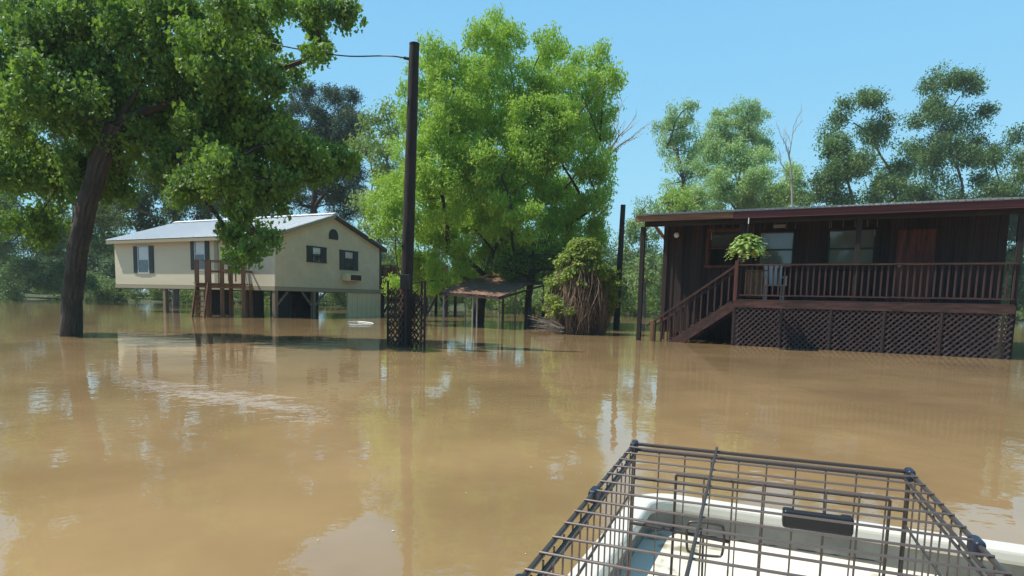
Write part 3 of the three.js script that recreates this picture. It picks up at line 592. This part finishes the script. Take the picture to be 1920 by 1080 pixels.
// ------------------------------------------------------------------ trees
const GREEN = { c0: [.26, .43, .05], c1: [.48, .66, .085] };
tree('pecan_tree', 'big bright green leafy tree in the middle behind the rusty carport', 'tree', null, {
  depth: 31, basePx: 893, baseY: -.5, seed: 100, r: .26, thick: 7, bark: M.bark, trunk: [[902, 560], [912, 520], [925, 470]], sprig: SPR.pecan,
  leaf: { per: 30, refR: 1.5, clumps: 13, clumpR: .30, ...GREEN },
  blobs: [[932, 45, 26, 0], [905, 75, 30], [950, 85, 36], [1030, 78, 30], [1040, 115, 36], [1108, 112, 34], [1135, 150, 30], [1152, 140, 14], [905, 130, 44], [960, 140, 30], [1090, 175, 46], [1128, 195, 34], [1040, 170, 46],
    [812, 100, 30], [835, 125, 34], [795, 150, 34], [765, 165, 18], [850, 175, 54], [915, 195, 56], [975, 215, 46], [1035, 235, 56], [1095, 250, 50], [1125, 265, 28], [790, 215, 48], [845, 250, 58], [915, 270, 62], [985, 290, 60], [1055, 310, 58], [1105, 330, 40],
    [770, 290, 44], [825, 320, 60], [890, 350, 64], [965, 360, 64], [1040, 380, 62], [1100, 400, 44], [730, 350, 34], [712, 385, 30], [765, 375, 50], [825, 400, 58], [890, 430, 58], [960, 440, 60], [1030, 450, 58], [1090, 460, 46], [1125, 440, 22],
    [742, 420, 32], [780, 455, 46], [840, 475, 50], [905, 495, 44], [975, 500, 46], [1045, 505, 40], [800, 500, 34], [1095, 500, 26], [772, 495, 24], [860, 520, 26], [1130, 330, 16], [1120, 370, 26], [752, 532, 20], [790, 530, 26], [830, 525, 28], [850, 250, 60, 3], [930, 200, 60, 3], [1050, 200, 60, 3], [800, 330, 60, 3], [900, 330, 70, 3.5], [1010, 330, 70, 3.5], [850, 420, 60, 3.5], [960, 440, 60, 3.5], [1060, 430, 55, 3], [1000, 130, 24, 2, .6, .5], [870, 220, 50], [940, 330, 60, -3.5], [880, 300, 55, -3.5], [1000, 240, 50, -3], [830, 370, 50, -3.5], [960, 410, 50, -4], [1060, 250, 45, -3]],
});
tree('shade_tree', 'slender dark trunk standing at the right end of the rusty carport', 'tree', null, {
  depth: 28.6, basePx: 990, seed: 130, r: .15, thick: 3, base: (() => { const p = onWater(990, 614); return p; })(), trunk: [[991, 560], [996, 520], [1002, 480]], sprig: SPR.pecan,
  leaf: { per: 14, refR: 1.5, clumps: 9, c0: [.035, .085, .02], c1: [.12, .22, .035] }, blobs: [[1000, 470, 36], [1040, 480, 36], [965, 475, 34], [1070, 500, 26], [1015, 505, 26], [940, 500, 26]],
});
tree('young_tree', 'pale green loose tree between the dark evergreen and the big tree', 'tree', null, {
  depth: 44, basePx: 712, seed: 140, r: .16, thick: 4, bark: M.barkPale, trunk: [[712, 520], [710, 440]], sprig: SPR.far,
  leaf: { per: 12, refR: 1.6, clumps: 8, c0: [.13, .22, .06], c1: [.40, .52, .12] }, blobs: [[722, 210, 22], [705, 240, 28], [735, 255, 30], [690, 280, 30], [725, 300, 36], [700, 335, 36], [735, 350, 34], [695, 385, 34], [725, 410, 36], [740, 450, 30], [700, 440, 26], [735, 500, 24], [712, 540, 24]],
});
tree('evergreen_tree', 'dark blue green evergreen tree rising behind the beige house', 'tree', null, {
  depth: 56, basePx: 590, seed: 150, r: .3, thick: 7, trunk: [[589, 480], [588, 390], [592, 330]], sprig: SPR.ever, mat: LEAF_DARK,
  leaf: { per: 46, refR: 2, clumps: 10, c0: [.035, .068, .04], c1: [.12, .18, .085] },
  blobs: [[562, 185, 26], [600, 190, 34], [640, 195, 34], [545, 220, 30], [580, 235, 44], [625, 240, 46], [660, 240, 28], [560, 280, 44], [610, 290, 48], [650, 290, 40], [540, 320, 34], [590, 335, 36], [635, 335, 40], [672, 320, 24], [660, 365, 30], [545, 360, 24], [640, 385, 26], [675, 395, 22], [615, 360, 20], [600, 372, 22], [565, 385, 20], [640, 410, 20]],
});
const bgT = [
  ['tree', 'thin tree with leaning trunk and open crown, left of the trees above the brown house', 1285, 66, [[1270, 408], [1282, 340], [1268, 280]], [[1275, 215, 22], [1262, 245, 26], [1290, 235, 26], [1250, 275, 20], [1285, 270, 24], [1300, 285, 18], [1290, 310, 22], [1300, 355, 20], [1275, 380, 20], [1262, 310, 18], [1258, 345, 16], [1300, 330, 18], [1238, 240, 12], [1292, 200, 10]], [.17, .25, .10], [.31, .42, .15], 9],
  ['tree', 'tallest rounded grey green crown above the roof of the brown house', 1400, 68, [[1398, 320], [1402, 262]], [[1400, 210, 24], [1375, 225, 24], [1425, 225, 20], [1395, 245, 28], [1350, 240, 22], [1335, 262, 20], [1425, 255, 16], [1360, 270, 22], [1320, 275, 16], [1345, 215, 8], [1370, 250, 24], [1400, 275, 24], [1340, 285, 22], [1425, 285, 22]], [.165, .25, .10], [.30, .41, .15], 13],
  ['tree', 'broad dense grey green tree low above the brown house roof', 1385, 60, [[1385, 400], [1385, 340]], [[1350, 290, 30], [1395, 295, 34], [1430, 310, 30], [1330, 320, 30], [1375, 335, 42], [1425, 345, 40], [1465, 345, 30], [1325, 365, 36], [1370, 380, 40], [1425, 385, 40], [1470, 385, 36], [1490, 320, 20], [1500, 360, 30], [1290, 385, 30]], [.17, .26, .105], [.31, .42, .155], 15],
  ['tree', 'small yellow green tree at the left foot of the grey green trees', 1262, 52, [[1262, 440]], [[1262, 362, 16], [1275, 372, 18], [1250, 380, 16], [1285, 395, 20], [1262, 405, 22]], [.12, .2, .03], [.3, .4, .06], 14],
  ['tree', 'pale feathery tree right behind the second pole', 1205, 50, [[1206, 520], [1203, 450]], [[1212, 385, 22], [1195, 410, 24], [1225, 410, 24], [1180, 445, 24], [1215, 450, 30], [1190, 490, 30], [1225, 495, 30], [1205, 530, 30], [1170, 520, 24], [1235, 540, 24]], [.09, .15, .06], [.24, .33, .1], 9],
  ['tree', 'mid green tree behind the vine mound and the big tree', 1120, 54, [[1120, 540]], [[1120, 480, 34], [1150, 500, 30], [1090, 510, 34], [1150, 545, 26], [1060, 530, 30], [1120, 550, 30]], [.05, .1, .04], [.16, .25, .06], 12],
  ['tree', 'shady green tree left behind the beige house roof', 470, 58, [[470, 480], [470, 380]], [[470, 250, 50], [430, 300, 50], [500, 300, 44], [400, 350, 50], [460, 350, 50], [510, 370, 40], [430, 400, 44], [380, 260, 50], [490, 410, 30]], [.025, .05, .025], [.08, .13, .045], 13],
  ['tree', 'dark tree at the left edge behind the overhanging leaves', 330, 50, [[330, 480], [330, 380]], [[330, 200, 60], [290, 260, 60], [370, 280, 50], [250, 320, 60], [330, 340, 60], [280, 400, 50], [370, 400, 44], [220, 400, 50]], [.025, .055, .02], [.09, .15, .04], 13],
  ['tree', 'green tree far left beyond the long wall of the beige house', 140, 56, [[140, 480], [140, 380]], [[140, 190, 60], [90, 250, 60], [180, 260, 60], [60, 330, 60], [140, 340, 60], [200, 350, 50], [100, 420, 60], [180, 430, 50], [30, 420, 50], [140, 520, 50], [60, 520, 50]], [.035, .08, .025], [.13, .22, .05], 13],
  ['tree', 'leafy tree at the far left end of the bank', -20, 62, [[-20, 480], [-20, 380]], [[-20, 230, 60], [20, 300, 60], [-60, 320, 60], [-20, 400, 60], [40, 440, 50], [-20, 500, 60]], [.03, .07, .025], [.11, .19, .05], 13],
  ['tree', 'green tree behind the right end of the brown house', 1600, 55, [[1600, 480], [1600, 380]], [[1600, 230, 60], [1560, 300, 50], [1650, 290, 60], [1590, 340, 60], [1680, 370, 60], [1540, 380, 40], [1620, 420, 60]], [.04, .09, .03], [.15, .24, .06], 13],
  ['tree', 'tall tree right of the brown house beyond the water', 1800, 60, [[1800, 480], [1800, 380]], [[1800, 180, 60], [1760, 250, 60], [1850, 260, 60], [1800, 330, 70], [1720, 350, 50], [1880, 360, 60], [1780, 430, 70], [1860, 460, 70], [1740, 490, 60], [1820, 540, 60], [1900, 540, 50]], [.04, .09, .03], [.14, .23, .055], 13],
  ['tree', 'rounded tree at the far right end of the bank', 1960, 58, [[1960, 480]], [[1960, 330, 60], [1920, 400, 50], [1990, 420, 60], [1950, 490, 60], [1980, 560, 50]], [.04, .085, .03], [.13, .21, .05], 13],
  ['tree', 'small green tree seen between the canopy posts', 985, 60, [[985, 560]], [[950, 545, 20], [985, 530, 22], [1015, 550, 20], [965, 570, 16], [1000, 575, 16]], [.08, .14, .04], [.22, .32, .07], 13],
];
bgT.forEach(([n, label, px, depth, trunk, blobs, c0, c1, per], i) => tree(n, label, 'tree', 'trees along the far bank', { depth, basePx: px, seed: 200 + i * 7, r: .22, thick: 5, trunk, sprig: SPR.far, bark: M.barkPale, leaf: { per: per * 1.15, refR: 1.6, clumps: 9, clumpR: .36, c0: c0.map(v => v * 1.5), c1: c1.map(v => v * 1.55) }, blobs }));
function bare(label, px, depth, pts, seed, spread) {
  const base = at(px, 600, depth); base.y = -.3; const g = thing('bare_tree', label, 'dead tree', base), R = rng(seed), L = p => p.clone().sub(base);
  const P = pts.map(([x, y]) => at(x, y, depth)), geos = [], main = [base, ...P];
  part('trunk', taper(main.map(L), .14, .02, 7, 24), M.twig, g);
  const grow = (p, d, len, r, lv) => { const e = p.clone().addScaledVector(d, len), m = p.clone().lerp(e, .5).add(V((R() - .5) * .12 * len, .08 * len, (R() - .5) * .1 * len)); geos.push(taper([L(p), L(m), L(e)], r, r * .45, 4, 4)); if (lv) for (let k = 0; k < 3; k++) grow(p.clone().lerp(e, .35 + .3 * k), d.clone().add(V((R() - .5) * 1.3, R() * .6, (R() - .5) * 1.0)).normalize(), len * .55, r * .55, lv - 1); };
  for (const s of spread) grow(at(s[0], s[1], depth), at(s[2], s[3], depth).sub(at(s[0], s[1], depth)).normalize(), at(s[0], s[1], depth).distanceTo(at(s[2], s[3], depth)), .045, 2);
  part('branches', geos, M.twig, g);
}
bare('bare grey branches reaching out right of the big green tree', 1100, 36, [[1105, 480], [1120, 360], [1135, 300], [1150, 268]], 61, [[1135, 300, 1188, 256], [1128, 330, 1160, 230], [1145, 282, 1176, 240]]);
bare('dead grey snag above the brown house roof at the right', 1490, 52, [[1486, 400], [1483, 320], [1478, 275]], 62, [[1480, 290, 1488, 235], [1480, 300, 1464, 255], [1484, 335, 1462, 305]]);

// trees that stand behind the viewer and show in the window panes
[[-16, 30, 4.5], [-3, 36, 5.5], [9, 31, 5], [22, 27, 5.5], [-28, 24, 5]].forEach(([x, z, r], i) => {
  const base = V(x, -.3, z), R = rng(700 + i), blobs = [];
  for (let k = 0; k < 22; k++) blobs.push({ p: V(x + (R() - .5) * 1.7 * r, 2.5 + R() * r * 2.1, z + (R() - .5) * 1.5 * r), r: 1.5 + R() });
  const g = thing('tree', ['leafy tree behind the boat, left of the broad one', 'broadest leafy tree behind the boat', 'leafy tree behind the boat facing the carport', 'leafy tree behind the boat nearest the porch house', 'leafy tree behind the boat nearest the beige house'][i], 'tree', base, 0, 'trees on the bank behind the boat');
  const sk = skeleton(base, [base.clone(), V(x, 2, z), V(x + .3, 4.5, z)], blobs.map(b => b.p), .28, 720 + i);
  part('trunk', sk.trunk, M.bark, g); for (const l of sk.limbs) part('limb', l, M.bark, g);
  foliage('crown', g, base, blobs, SPR.far, LEAF, { seed: 740 + i, clumps: 9, per: 14, refR: 1.6, c0: [.06, .13, .03], c1: [.2, .32, .05] });
});

// the wood on the far bank: one mass of trees that nobody could tell apart
{
  const R = rng(66), blobs = [];
  for (let i = 0; i < 210; i++) { const x = -95 + 190 * (i + R()) / 210, z = -80 - 16 * R(), y = 2 + 7.5 * Math.pow(R(), 1.2) * (.75 + .25 * Math.sin(x * .21 + 1) ); blobs.push({ p: V(x, y, z), r: 1.8 + 1.3 * R() }); }
  tag(foliage('far_wood', scene, V(0, 0, 0), blobs, SPR.far, LEAF, { seed: 67, clumps: 9, per: 17, refR: 2.2, scale: 1.5, c0: [.06, .12, .04], c1: [.2, .3, .08] }), 'dense green wood closing off the far bank behind everything', 'wood', null, 'stuff');
}
// undergrowth along the bank: one mass
{
  const R = rng(88), blobs = [];
  for (let i = 0; i < 150; i++) { const x = -75 + 150 * (i + R()) / 150, z = -66 - 10 * R(); blobs.push({ p: V(x, .6 + 1.9 * R() * R() + .3, z), r: 1.1 + 1.1 * R() }); }
  for (let i = 0; i < 60; i++) { const px = 930 + 320 * R(), z = 52 + 12 * R(); const p = at(px, 600, z); p.y = .4 + 1.6 * R(); blobs.push({ p, r: .7 + .9 * R() }); }
  const im = foliage('undergrowth', scene, V(0, 0, 0), blobs, SPR.far, LEAF, { seed: 89, clumps: 8, per: 11, refR: 1.6, c0: [.09, .17, .035], c1: [.27, .38, .075] });
  tag(im, 'bright green undergrowth along the far edge of the flood water', 'bushes', null, 'stuff');
}
// the near tree whose boughs hang in from the left
{
  const d = 16.5;
  const B = [[395, 25, 34], [440, 20, 34], [485, 30, 30], [430, 70, 38], [380, 85, 40], [490, 80, 28], [465, 115, 34], [525, 128, 18, , .6, .7], [556, 140, 12, , .5, .7], [410, 130, 42], [365, 170, 40], [445, 170, 36], [495, 155, 24], [415, 215, 42], [470, 215, 34], [375, 250, 40], [515, 225, 22, , .8, .7], [445, 262, 40], [495, 272, 34], [540, 262, 30], [580, 285, 28], [620, 298, 26], [652, 305, 16], [600, 318, 22], [558, 318, 26], [385, 310, 40], [430, 318, 38], [487, 322, 30, , .9, .7], [527, 340, 22, , .8, .7], [400, 346, 26], [440, 366, 24, , .8, .7], [488, 374, 20, , .7, .7], [522, 380, 14, , .6, .7], [370, 345, 26], [452, 408, 16, , .7, .7], [482, 436, 17, , .7, .6], [440, 444, 14, , .6, .6], [505, 448, 13, , .6, .6], [470, 470, 13, , .6, .6], [425, 430, 14, , .6, .7], [440, 486, 8, , .5, .6],
    [520, 8, 15], [560, 12, 18], [588, 14, 18], [625, 18, 18], [655, 22, 17], [590, 48, 12], [600, 76, 11, , .6, .8], [606, 97, 9, , .6, .8], [588, 104, 9, , .5, .8],
    [320, 30, 50], [250, 50, 60], [180, 20, 60], [300, 120, 60], [220, 150, 70], [120, 100, 70], [60, 40, 70], [310, 215, 56], [230, 250, 60], [140, 220, 70], [50, 180, 70], [310, 300, 44], [220, 340, 46], [120, 330, 56], [40, 300, 60], [330, 350, 26], [20, 90, 70], [60, 420, 40]];
  tree('overhanging_tree', 'near tree with broad dark green leaves hanging in at the upper left', 'tree', null, {
    depth: d, basePx: 130, base: (() => { const p = at(130, 700, d); return p; })(), baseY: -.8, seed: 300, r: .24, rmin: .008, minNode: 5, thick: 3.2, trunk: [[136, 560], [146, 470], [162, 390], [186, 310], [216, 235]], sprig: SPR.near, mat: leafMat(.6),
    leaf: { per: 15.5, refR: .66, clumps: 17, clumpR: .25, narrow: .75, tall: 1.35, loose: 1, c0: [.08, .175, .025], c1: [.29, .45, .05] }, blobs: B,
  });
}

// ------------------------------------------------------------------ the boat and the wire crate at the lower right
const BOAT_TURN = -25 * Math.PI / 180;
{
  const c = onWater(1203, 918, .5), g = thing('boat', 'white flat-bottomed boat bow with pale mint painted inside at lower right', 'boat', V(c.x, 0, c.z), BOAT_TURN);
  const W = 1.45, L = 4.2, rr = .13;
  const rrect = (S, i, r) => { const a = i, b = W - i, c0 = i, d0 = L - i; S.moveTo(a + r, c0); S.lineTo(b - r, c0); S.absarc(b - r, c0 + r, r, -Math.PI / 2, 0); S.lineTo(b, d0 - r); S.absarc(b - r, d0 - r, r, 0, Math.PI / 2); S.lineTo(a + r, d0); S.absarc(a + r, d0 - r, r, Math.PI / 2, Math.PI); S.lineTo(a, c0 + r); S.absarc(a + r, c0 + r, r, Math.PI, Math.PI * 1.5); return S; };
  const ring = (i0, i1, y0, y1, bev) => { const s = rrect(new THREE.Shape(), i0, rr - i0 * .5), h = rrect(new THREE.Path(), i1, rr - i1 * .5); s.holes.push(h); const e = new THREE.ExtrudeGeometry(s, { depth: y1 - y0 - 2 * bev, bevelEnabled: bev > 0, bevelThickness: bev, bevelSize: bev, bevelSegments: 3, curveSegments: 10 }); e.applyMatrix4(facing(V(1, 0, 0), V(0, 0, 1), V(0, -1, 0), V(0, y1 - bev, 0))); return e; };
  const n = 256, st = fbmGrid(n, 71, [3, 6, 12, 24]), sc = fbmGrid(n, 72, [20, 40, 80]);
  const deckTex = tex(n, (x, y, i) => { const s = cl((st[i] - .5) * 5), t = cl((sc[i] - .56) * 6) * cl((st[i] - .42) * 5); return [cl(.95 - .08 * s - .30 * t), cl(.94 - .07 * s - .32 * t), cl(.91 - .08 * s - .36 * t)]; }, true);
  deckTex.repeat.set(.7, .7);
  const hull = std([.62, .63, .58], .45, { map: mottle }), rim = std([.56, .53, .46], .38), inner = std([.42, .41, .36], .55, { map: mottle });
  part('hull', ring(.012, .035, -.25, .47, 0), hull, g); part('gunwale', ring(.0, .052, .452, .50, .014), rim, g);
  part('inner_side', ring(.036, .05, .36, .455, 0), inner, g);
  const dk = new THREE.ShapeGeometry(rrect(new THREE.Shape(), .045, .1), 10); dk.applyMatrix4(facing(V(1, 0, 0), V(0, 0, 1), V(0, -1, 0), V(0, .38, 0)));
  part('deck', dk, std([.74, .71, .63], .6, { map: deckTex, side: THREE.DoubleSide, bumpMap: roughBump, bumpScale: .002 }), g);
  part('hull_bottom', box(W - .1, .04, L - .1, W / 2, -.2, L / 2), hull, g);
}
{
  const H = .52, top = .9, c = onWater(1190, 832, top), a = onWater(985, 1078, top);
  const dir = a.clone().sub(c), turn = Math.atan2(dir.x, dir.z), L = dir.length() + .03, W = .5;
  const g = thing('wire_crate', 'black wire dog crate standing on the boat deck', 'crate', V(c.x, top - H, c.z), turn);
  console.log('crate', L, turn * 57.3, c);
  const wm = std([.17, .135, .12], .33, { metalness: .6 }), fm = std([.075, .06, .055], .36, { metalness: .5 }), clip = std([.012, .018, .035], .45);
  const RW = rng(123), wire = (p, q, r = .0018) => { const j = () => (RW() - .5) * .006, m = p.clone().lerp(q, .3 + .4 * RW()).add(V(j(), j(), j())); p = p.clone().add(V(0, 0, j() * .5)); return part('wire', taper([p, m, q], r, r, 6, 6), wm, g); }, frame = (p, q, r = .0034, par = g) => part('frame_wire', rod(p, q, r, 8), fm, par);
  // top panel
  for (const z of [0, L]) { frame(V(0, H, z), V(W, H, z), .0038); frame(V(0, H - .012, z), V(W, H - .012, z), .0038); }
  for (const x of [0, W]) { frame(V(x, H, 0), V(x, H, L), .0036); frame(V(x + (x ? -.006 : .006), H - .014, 0), V(x + (x ? -.006 : .006), H - .014, L), .003); }
  const nw = 13; for (let i = 1; i <= nw; i++) { const z = i / (nw + .6) * L; const m = wire(V(-.002, H + .0045, z), V(W + .002, H + .0045, z), .0019); }
  frame(V(W * .33, H + .009, 0), V(W * .33, H + .009, L), .0024);
  // long sides
  for (const x of [0, W]) {
    for (let z = .03; z < L; z += .045) wire(V(x + .004, .005, z), V(x + .004, H - .003, z), .0015);
    for (const y of [.02, .15, .29, .42, H - .032]) frame(V(x, y, 0), V(x, y, L), .0023);
  }
  // ends
  for (const z of [0, L]) {
    for (let x = .052; x < W - .02; x += .052) wire(V(x, .005, z), V(x, H - .012, z), .0016);
    for (const y of [.02, H - .075]) frame(V(0, y, z), V(W, y, z), .0022);
  }
  for (const x of [0, W]) for (const z of [0, L]) frame(V(x, 0, z), V(x, H, z), .0042);
  for (const x of [0, W]) for (const z of [.004, L * .51, L - .004]) part('clip', bevel(.014, .022, .034, x, H - .004, z, .005), clip, g);
  // door in the bow end
  const dx0 = .09, dx1 = W - .03, dy = H - .052, dz = .02;
  const door = part('door', [rod(V(dx0, dy, dz), V(dx1, dy, dz), .0028, 8), rod(V(dx0, .05, dz), V(dx1, .05, dz), .0028, 8), rod(V(dx0, .05, dz), V(dx0, dy, dz), .0028, 8), rod(V(dx1, .05, dz), V(dx1, dy, dz), .0028, 8)], fm, g);
  for (let x = dx0 + .055; x < dx1 - .01; x += .055) { part('wire', rod(V(x, .05, dz + .004), V(x, dy + .004, dz + .004), .002, 6), wm, door); }
  for (const y of [dy - .12, dy - .25]) part('wire', rod(V(dx0, y, dz - .004), V(dx1, y, dz - .004), .002, 6), wm, door);
  // sliding bolt with a wire loop, and a carrying handle
  const lb = H - .165, lz = .034;
  const loop = new THREE.CatmullRomCurve3([[.118, 0], [.122, .024], [.15, .028], [.185, .026], [.19, .0], [.186, -.036], [.15, -.04], [.122, -.036]].map(([x, y]) => V(x, lb + y, lz + .004)), true, 'catmullrom', .2);
  const lt = part('latch', [rod(V(.004, lb + .004, lz), V(.2, lb - .006, lz), .0038, 8), new THREE.TubeGeometry(loop, 48, .0028, 6, true), rod(V(.15, lb, lz), V(.152, lb - .09, lz), .0024, 6)], fm, g);
  part('handle', [bevel(.12, .036, .018, .352, H - .105, .04, .006), bevel(.02, .03, .03, .302, H - .105, .028, .004), bevel(.02, .03, .03, .402, H - .105, .028, .004)], std([.012, .012, .014], .4), g, 'black plastic carrying handle');
}

// ------------------------------------------------------------------ bits afloat
{
  const pts = [[652, 604], [672, 603], [698, 606], [690, 609], [655, 609]].map(([x, y]) => onWater(x, y, .02));
  tag(part('floating_pipe', taper(pts, .022, .018, 8, 30), M.white, scene), 'thin white bent pipe floating on the water before the beige house', 'pipe');
  const R = rng(515), geos = [];
  for (let i = 0; i < 42; i++) {
    const px = 380 + 1080 * R(), py = 660 + 380 * Math.pow(R(), 1.5), p = onWater(px, py, .003), s = .004 + .008 * R() * R();
    geos.push(new THREE.IcosahedronGeometry(s, 0).scale(1, .25, .7).rotateY(R() * 6).translate(p.x, p.y, p.z));
  }
  tag(part('floating_debris', geos, std([.6, .56, .4], .8), scene), 'small pale flecks of debris floating on the brown water', 'debris', null, 'stuff');
}

scene.fog = new THREE.FogExp2(C(.66, .76, .84), .00055);

// ------------------------------------------------------------------ draw
const renderer = new THREE.WebGLRenderer({ antialias: true });
renderer.setSize(1024, 576); renderer.shadowMap.enabled = true;
renderer.toneMapping = THREE.LinearToneMapping; renderer.toneMappingExposure = EXPOSURE;
renderer.render(scene, camera);
